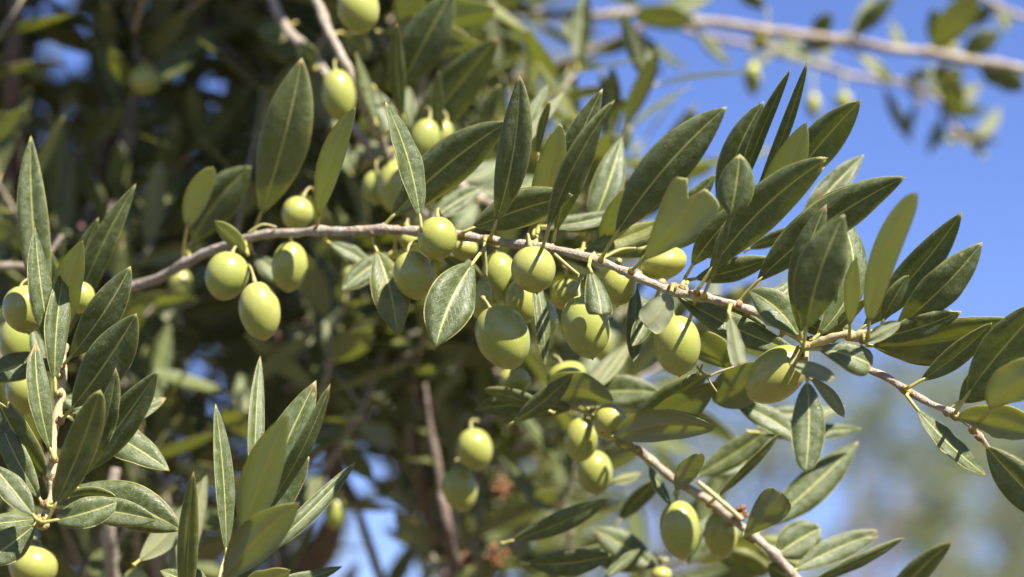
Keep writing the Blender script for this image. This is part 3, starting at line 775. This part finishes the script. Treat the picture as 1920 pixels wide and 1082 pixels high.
branch('fainter blurred twig hanging below the top right branch', [SD2], [
 (1655, 155, 1712, 268, 20, 'T0', {}), (1690, 160, 1745, 130, 24, 'T0', {}), (1720, 190, 1700, 262, 16, 'T0', {}),
 (1545, 120, 1555, 60, 24, 'U1', {}), (1455, 100, 1400, 130, 18, 'T1', {}), (1670, 40, 1690, 100, 22, 'U1', dict(dz=0)),
 (1440, 90, 1520, 60, 20, 'U1', {}),
])
SD3 = [(1700, 150, 1.840, 7), (1760, 190, 1.820, 8), (1790, 235, 1.800, 7), (1800, 262, 1.780, 5)]
branch('blurred hanging twig with curled pale leaves near the right edge', [SD3], [
 (1815, 262, 1874, 200, 26, 'U1', dict(bend=10)), (1770, 210, 1740, 290, 22, 'T0', {}), (1790, 230, 1850, 300, 24, 'U1', {}), (1765, 195, 1800, 120, 40, 'U0', {}), (1740, 175, 1810, 190, 30, 'T0', {}), (1780, 250, 1872, 266, 20, 'T0', {}), (1765, 200, 1840, 158, 34, 'U1', {}),
 (1765, 215, 1800, 165, 36, 'T0', {}), (1762, 212, 1852, 205, 26, 'U0', {}), (1800, 258, 1765, 262, 20, 'T1', {}),
 (1750, 180, 1745, 120, 26, 'T1', {}), (1735, 175, 1700, 165, 20, 'T0', {}),
])
SD4 = [(1820, -20, 1.750, 9), (1880, 12, 1.750, 11), (1950, 45, 1.750, 11)]
branch('blurred thin twig crossing the top right corner', [SD4], [(1830, -10, 1760, -30, 30, 'T0', {}), (1870, 10, 1800, 45, 36, 'T0', {}), (1875, 8, 1890, 60, 30, 'T1', {})])
SD5 = [(820, 230, 1.650, 17), (900, 185, 1.660, 16), (1000, 140, 1.670, 15), (1100, 98, 1.680, 14), (1180, 62, 1.690, 14), (1260, 5, 1.700, 13), (1300, -40, 1.700, 12)]
branch('blurred olive brown branch slanting up to the right near the top middle', [SD5], [
 (985, 150, 1130, 110, 26, 'U0', dict(dz=.02)), (1100, 100, 1200, 60, 24, 'U0', dict(dz=.02)), (965, 150, 985, 50, 16, 'T0', {}),
 (900, 190, 980, 100, 40, 'U1', dict(dz=-.05)), (860, 210, 930, 230, 30, 'T1', dict(dz=-.05)), (940, 165, 1110, 178, 14, 'T1', dict(dz=-.1)),
], [M_BARK_D])

# ------------------------------------------------------------------ upper middle twigs
SF = [(560, -60, 1.30, 20), (604, 24, 1.29, 19), (640, 100, 1.28, 18), (672, 160, 1.28, 17), (688, 205, 1.28, 16), (712, 268, 1.29, 14), (745, 330, 1.30, 13), (800, 410, 1.31, 12)]
SF2 = [(500, -30, 1.38, 18), (545, 60, 1.37, 18), (600, 130, 1.36, 17), (650, 210, 1.35, 15), (700, 300, 1.35, 13)]
branch('pinkish twig slanting down from the top edge left of centre', [SF, SF2], [
 (760, 236, 744, 44, 30, 'T0', dict(dz=.03, n=(.35, .0), bend=-8)),
 (752, 300, 934, 72, 82, 'T0', dict(dz=.0, bend=-4)),
 (738, 190, 850, -20, 84, 'T0', dict(dz=.0)),
 (830, 282, 823, 134, 20, 'T0', dict(dz=.03, n=(.6, .0))),
 (706, 235, 668, 98, 18, 'T1', dict(dz=.01, n=(.5, 0))),
 (776, 260, 766, 160, 24, 'T1', dict(dz=-.01)),
 (900, 255, 938, 156, 20, 'T0', dict(dz=.02, n=(.4, 0))),
 (705, 60, 885, 75, 60, 'U0', dict(dz=-.05)),
 (800, 40, 930, 15, 60, 'U0', dict(dz=-.07)),
 (745, 60, 790, -30, 60, 'U0', dict(dz=-.06)),
 (780, 95, 900, 80, 40, 'U0', dict(dz=-.06)),
 (700, 160, 745, 260, 40, 'T1', dict(dz=-.03)),
 (618, 200, 632, 265, 22, 'U1', dict(dz=-.01)),
 (660, 280, 735, 282, 40, 'U1', dict(dz=-.05)),
 (660, 330, 640, 260, 42, 'T1', dict(dz=-.06)),
 (700, 260, 780, 240, 40, 'T1', dict(dz=-.05)),
 (560, 40, 480, 60, 50, 'T1', dict(dz=-.03)), (570, 90, 495, 90, 46, 'T1', dict(dz=-.05)),
 (590, 130, 560, 80, 40, 'T0', dict(dz=.02)), (640, 60, 690, 110, 46, 'T0', dict(dz=-.06)),
])

SH = [(150, 620, 1.470, 12), (190, 480, 1.480, 12), (225, 340, 1.500, 11), (255, 200, 1.520, 10), (285, 60, 1.540, 9), (300, -60, 1.550, 7)]
SH2 = [(205, 420, 1.480, 7), (280, 350, 1.500, 7), (340, 300, 1.520, 6), (400, 260, 1.530, 4)]
branch('dark upright shoot with crowded leaves in the shaded upper left corner area', [SH, SH2], [
 (262, 170, 385, 5, 58, 'T0', dict(dz=-.02)), (240, 260, 205, 60, 56, 'U0', dict(dz=-.04)), (215, 390, 222, 262, 40, 'T0', dict(dz=.0)),
 (205, 430, 130, 300, 40, 'T0', {}), (280, 350, 330, 210, 44, 'T0', dict(dz=-.02)), (300, 335, 420, 330, 40, 'T1', dict(dz=-.02)), (250, 240, 330, 190, 36, 'T1', {}),
 (345, 298, 440, 200, 40, 'T0', {}), (340, 300, 300, 400, 36, 'T1', dict(n=(.3, .3))), (270, 140, 170, 60, 40, 'T1', {}), (240, 260, 150, 200, 36, 'T0', {}),
 (285, 60, 350, -60, 50, 'T0', {}), (280, 90, 200, 0, 44, 'T1', {}), (190, 480, 280, 430, 40, 'T0', {}), (180, 520, 100, 420, 40, 'T0', {}), (400, 262, 470, 160, 40, 'T0', {}), (380, 275, 360, 160, 36, 'U0', {}),
], [M_BARK, M_BARK])
SI = [(600, 900, 1.440, 8), (660, 800, 1.440, 9), (700, 720, 1.450, 9), (730, 600, 1.460, 8), (745, 520, 1.460, 6)]
SI2 = [(680, 760, 1.440, 5), (620, 700, 1.440, 5), (560, 660, 1.450, 4)]
branch('blurred twig with pale hanging leaves in the middle, below the striped leaf', [SI, SI2], [
 (645, 600, 700, 695, 46, 'T1', dict(n=(.3, .2))), (612, 560, 640, 620, 26, 'U1', {}), (700, 720, 610, 690, 34, 'T1', {}), (690, 740, 760, 690, 34, 'T1', {}), (660, 800, 560, 830, 40, 'T1', {}),
 (720, 640, 800, 620, 30, 'T0', {}), (600, 690, 540, 600, 36, 'U1', {}), (290, 545, 345, 612, 34, 'U1', {}), (560, 660, 480, 700, 34, 'T1', {}), (665, 790, 740, 840, 40, 'U1', {}), (640, 840, 700, 900, 36, 'T0', {}), (610, 880, 560, 960, 40, 'T1', {}),
 (735, 590, 800, 520, 36, 'T0', {}), (730, 600, 660, 560, 34, 'T1', {}),
], [M_BARK, M_BARK])
# a forked twig with pale leaves behind the middle of the main branch
SG = [(800, 300, 1.33, 12), (850, 340, 1.32, 13), (920, 385, 1.31, 12), (1000, 400, 1.30, 9)]
SG2 = [(830, 340, 1.33, 7), (880, 370, 1.33, 7), (900, 420, 1.33, 5)]
branch('pale forked twig behind the middle of the main branch', [SG, SG2], [
 (850, 340, 960, 300, 50, 'T1', {}), (880, 360, 960, 350, 44, 'T1', {}), (900, 375, 850, 440, 40, 'T1', {}), (920, 385, 1010, 330, 40, 'T1', {}),
 (940, 390, 1040, 400, 44, 'T1', {}), (860, 350, 840, 420, 44, 'U0', {}), (820, 320, 900, 300, 34, 'T1', {}), (900, 420, 880, 470, 34, 'T1', {}),
 (1000, 400, 1080, 350, 36, 'U0', {}), (1000, 400, 1095, 380, 40, 'U0', {})], group='leafy olive branches')

# ------------------------------------------------------------------ the tree the branches belong to
TD = 2.1
tb = PT(330, 541, TD); tree = empty('olive_tree', Vector((tb.x, tb.y, 0)), 'dense shaded olive tree filling the left half behind the sharp leaves', 'olive tree')
def limb(pts, name='limb', mat=M_BARK_D, seg=14):
    return stem_part(tree, pts, mat, name, .22, seg, int(abs(pts[0][0])) + 3)
gz = PT(330, 541, TD)
trunk_top_px = 1750
tp = []
for i in range(8):
    t = i / 7; tp.append(Vector((gz.x + .05 * math.sin(t * 3), gz.y, 0)).lerp(PT(330, 1180, TD), t) + Vector((.03 * math.sin(5 * t), 0, 0)))
mb = MB(); tube(mb, tp, [.17, .135, .12, .11, .105, .10, .10, .095], 0, 24, .25, 3); mb.build('trunk', [M_BARK_D], tree, tp[0])
limbs = [
 [(330, 1200, 2.1, 150), (210, 900, 1.95, 60), (185, 600, 1.7, 34), (200, 300, 1.56, 30), (204, 60, 1.54, 28), (205, -200, 1.54, 24)],
 [(330, 1200, 2.1, 140), (120, 850, 2.0, 50), (30, 500, 1.6, 34), (24, 220, 1.50, 34), (30, 0, 1.48, 28), (30, -200, 1.48, 24)],
 [(400, 1200, 2.1, 130), (620, 1000, 1.95, 60), (600, 700, 1.8, 40), (590, 420, 1.75, 32), (560, 300, 1.7, 26), (480, 180, 1.7, 22), (400, 60, 1.7, 20), (360, -60, 1.7, 16)],
 [(420, 1200, 2.1, 120), (820, 1150, 1.7, 32), (798, 950, 1.56, 26), (768, 780, 1.52, 23), (728, 640, 1.50, 20), (650, 520, 1.50, 17), (575, 300, 1.50, 18), (500, 190, 1.52, 17), (400, 70, 1.54, 16), (340, -40, 1.55, 12)],
 [(740, 1180, 1.7, 26), (700, 1040, 1.56, 18), (646, 890, 1.56, 16), (590, 760, 1.56, 15), (520, 640, 1.46, 16), (480, 560, 1.46, 12)],
 [(400, 1200, 2.1, 60), (880, 1180, 1.6, 26), (848, 1030, 1.42, 20), (826, 900, 1.41, 18), (806, 800, 1.41, 12), (800, 720, 1.41, 8)],
 [(215, 1180, 1.35, 26), (214, 1080, 1.32, 26), (205, 980, 1.30, 24), (215, 880, 1.30, 18)],
 [(300, 1180, 1.45, 18), (290, 1060, 1.45, 16), (275, 960, 1.45, 14)],
 [(-60, 505, 1.3, 16), (20, 498, 1.29, 16), (70, 492, 1.28, 12), (112, 440, 1.28, 9)],
 [(115, 560, 1.42, 9), (180, 330, 1.5, 12), (200, 200, 1.5, 14)],
]
for k, l in enumerate(limbs): limb(l, 'limb', M_BARK_D if k not in (6, 7, 8) else M_BARK)

rg = random.Random(11)
def scr(p):
    v = p - CAMPOS; dd = v.dot(FW); return 960 + v.dot(RX) / dd / KPX, 541 - v.dot(UP) / dd / KPX, dd
def inside(poly, x, y):
    c = False; j = len(poly) - 1
    for i in range(len(poly)):
        xi, yi = poly[i]; xj, yj = poly[j]
        if (yi > y) != (yj > y) and x < (xj - xi) * (y - yi) / (yj - yi) + xi: c = not c
        j = i
    return c
CROWN = [(-500, -900), (900, -900), (860, -60), (880, 140), (800, 280), (900, 380), (1000, 480), (1080, 560), (1040, 680), (960, 700), (1040, 800), (1120, 940), (1140, 1300), (-500, 1300)]
GAPS = [(650, 985, 70, 160), (1180, 900, 60, 80), (395, 150, 40, 40), (90, 60, 22, 30), (160, 110, 20, 40), (250, 285, 36, 14), (300, 640, 26, 36), (370, 730, 26, 26), (600, 45, 30, 30), (910, 745, 14, 12)]
cand = []
ntw_deep = 0
ntw = 0
OVER = [(-350, -1700), (1500, -1700), (1250, -900), (820, -380), (-350, -180)]  # extra overhead twigs out of view, added to shade the foliage below
for tw_ in range(9000):
    if ntw >= 1750: break
    x = rg.uniform(-450, 1150) if tw_ % 4 else rg.uniform(430, 1120); y = rg.uniform(-850, 1250); d = 1.42 + 1.2 * rg.random() ** 1.3
    if tw_ % 8 == 1:
        x = rg.uniform(-350, 1500); y = rg.uniform(-1700, -150); d = rg.uniform(1.3, 2.3)
        if not inside(OVER, x, y): continue
    elif not inside(CROWN, x, y): continue
    if ntw > 1150: d = rg.uniform(2.1, 3.4)
    # a twig with pairs of leaves
    an = rg.gauss(math.radians(75), .7); tl = rg.uniform(-.6, .6); ln = rg.uniform(.08, .17)
    dr = CV(math.cos(an) * math.cos(tl), math.sin(an) * math.cos(tl), math.sin(tl))
    p0 = PT(x, y, d); np_ = rg.randint(4, 7)
    pts = [p0 + dr * (ln * i / np_) + Vector((rg.uniform(-1, 1), rg.uniform(-1, 1), rg.uniform(-1, 1))) * .004 for i in range(np_ + 1)]
    bad = False
    for q in (pts[0], pts[len(pts) // 2], pts[-1]):
        qx, qy, _ = scr(q)
        for gx, gy, gr, gs in GAPS:
            if ((qx - gx) / (gr + 24)) ** 2 + ((qy - gy) / (gs + 24)) ** 2 < 1: bad = True
    if bad: continue
    ntw += 1
    ph = rg.uniform(0, 6.28); o1 = dr.orthogonal().normalized(); o2 = dr.cross(o1)
    lv = []
    for i in range(1, np_ + 1):
        for s in (0, math.pi):
            a = ph + i * 1.57 + s
            out = o1 * math.cos(a) + o2 * math.sin(a)
            ld = (dr * rg.uniform(.5, 1.1) + out * rg.uniform(.6, 1.1) + Vector((0, 0, -.15))).normalized()
            lv.append((pts[i], ld, (dr + Vector((0, 0, .9)) + out * .2 + Vector((rg.uniform(-1, 1), rg.uniform(-1, 1), rg.uniform(-.7, .5)))).normalized(), rg.uniform(.042, .076)))
    cand.append((pts, lv, d))
def free_leaf(mb, p, ld, nn, ln, seed, nt_=6, nu_=2):
    r_ = random.Random(seed); ax = ld
    s3 = ax.cross(nn)
    if s3.length < .05: s3 = ax.orthogonal()
    s3 = s3.normalized(); n_ = s3.cross(ax).normalized()
    cv = r_.uniform(-.05, .12)
    tt = [i / nt_ for i in range(nt_ + 1)]
    cen = [p + ax * (ln * (.1 + .9 * t)) - n_ * (cv * ln * t * t) for t in tt]
    hw = ln * r_.uniform(.095, .14)
    wid = [hw * prof_w(t, '') + .0004 for t in tt]
    mb.r = r_.random()
    leaf_geo(mb, cen, [s3] * len(tt), [n_] * len(tt), wid, nt_, nu_, .0004, .2, .1, .03, seed, tt=tt)
    tube(mb, [p, p + ax * ln * .11], [.001, .0007], 3, 4)
stuff = MB(); parts = []
allv = []
for pts, lv, d in cand:
    tube(stuff, pts, [.0018 - .0008 * i / len(pts) for i in range(len(pts))], 4, 5)
    for L_ in lv:
        sx_, sy_, dd = scr(L_[0] + L_[1] * L_[3] * .5)
        ok = -20 < sx_ < 1300 and -20 < sy_ < 1100
        allv.append((dd if ok else 99, L_))
allv.sort(key=lambda q: q[0])
for k, (dd, (p, ld, nn, ln)) in enumerate(allv):
    if k < 99:
        mb = MB(); free_leaf(mb, p, ld, nn, ln, k + 900, 12, 4); mb.rn = [0.0] * len(mb.v)
        mb.build('leaf', [M_TOP, M_UND, M_EDGE, M_PET], tree, p)
    else: free_leaf(stuff, p, ld, nn, ln, k + 900)
so = stuff.build('foliage', [M_TOP, M_UND, M_EDGE, M_PET, M_BARK], tree, PT(400, 500, 1.9)); so['kind'] = 'stuff'

# dried flower remains in the lower middle
def dry(px, py, d, label, seed, s=.006):
    r_ = random.Random(seed); mb = MB(); c = PT(px, py, d)
    for k in range(26):
        v = Vector((r_.gauss(0, 1), r_.gauss(0, 1), r_.gauss(0, 1))).normalized(); q = c + v * s * r_.uniform(.5, 1.2)
        tube(mb, [c, (c + q) * .5 + v.orthogonal() * s * .1, q], [.0004, .0004, .0003], 0, 5)
        a = v.orthogonal().normalized(); b = v.cross(a)
        mb.add([q - a * .0018, q - b * .0014, q + a * .0018, q + b * .0014, q + v * .002, q - v * .0012], [(0, 1, 4), (1, 2, 4), (2, 3, 4), (3, 0, 4), (1, 0, 5), (2, 1, 5), (3, 2, 5), (0, 3, 5)], 0)
    tag(mb.build('dried_flowers', [M_DRY], None, c), label, 'dried flowers', 'dried flower tufts on the twigs')
dry(938, 916, 1.36, 'rusty dried flower tuft uppermost in the lower middle', 1)
dry(932, 1042, 1.38, 'rusty dried flower tuft near the bottom edge, right one of a pair', 2)
dry(876, 1050, 1.40, 'rusty dried flower tuft near the bottom edge, left one of a pair', 3, .004)
dry(1388, 962, 1.175, 'orange dried flower tuft on the lower right twig beside the half shaded olive', 4, .003)

# ------------------------------------------------------------------ far olive trees
def far_tree(px, dist, h, rad, label, seed, n=9000, ls=.075, zlow=.25, ncl=110):
    r_ = random.Random(seed)
    b = PT(px, 541, dist); base = Vector((b.x, b.y, 0)); root = empty('olive_tree', base, label, 'olive tree', 'far olive trees')
    mb = MB(); tp = [base, base + Vector((.1, 0, h * .12)), base + Vector((-.05, .1, h * .25))]
    tube(mb, tp, [.28, .2, .17], 0, 12, .2, seed)
    cl = []
    for k in range(ncl):
        while True:
            q = Vector((r_.uniform(-1, 1), r_.uniform(-1, 1), r_.uniform(-1, 1)))
            if .35 < q.length < 1 and True: break
        cl.append((base + Vector((q.x * rad, q.y * rad, h * (zlow + 1) / 2 + q.z * h * (1 - zlow) / 2)), r_.uniform(.10, .30)))
    for k in range(26):
        e = cl[k * 4 % ncl][0]
        m_ = tp[2].lerp(e, .5) + Vector((r_.uniform(-.2, .2), r_.uniform(-.2, .2), .1))
        tube(mb, [tp[2], m_, e], [.07, .035, .012], 0, 7)
    mb.build('trunk', [M_BARK_D], root, base)
    mb = MB()
    for k in range(n):
        c, cr = cl[int(ncl * r_.random() ** 1.2)]
        p = c + Vector((r_.gauss(0, 1), r_.gauss(0, 1), r_.gauss(0, 1.2))) * cr * .40
        ax = Vector((r_.uniform(-1, 1), r_.uniform(-1, 1), r_.uniform(-.4, 1))).normalized(); s3 = ax.orthogonal().normalized()
        s3 = Matrix.Rotation(r_.uniform(0, 6.28), 3, ax) @ s3
        L_ = ls * r_.uniform(.7, 1.4); W_ = L_ * .16; nn = ax.cross(s3)
        vs = [p, p + ax * L_ * .5 + s3 * W_, p + ax * L_, p + ax * L_ * .5 - s3 * W_]
        vs += [v - nn * .002 for v in vs]
        mb.r = r_.random()
        o = len(mb.v); mb.v += vs; mb.uv += [(.3, .4)] * 8; mb.rn += [mb.r] * 8
        mb.f += [(o, o + 1, o + 2, o + 3), (o + 7, o + 6, o + 5, o + 4)]; mb.mi += [0, 1]
    mb.build('crown', [M_TOP, M_UND], root, base + Vector((0, 0, h * .6)))
    return root
far_tree(1520, 17, 5.3, 1.6, 'far blurred olive tree behind the lower right twig', 21, 11500, .09, ncl=150)
far_tree(1800, 21, 5.0, 1.5, 'small far blurred olive tree left of the right edge', 22, 6500, .09, ncl=90)
far_tree(2000, 15, 4.3, 1.2, 'far blurred olive tree at the lower right corner', 23, 11000, .08, ncl=90)
far_tree(1230, 26, 6.6, 1.8, 'far blurred olive tree behind the patch of sky below the branch', 24, 5000, .1, ncl=90)
far_tree(540, 30, 5.2, 2.2, 'far olive tree glimpsed behind the patch of sky at the bottom left', 25, 5000)
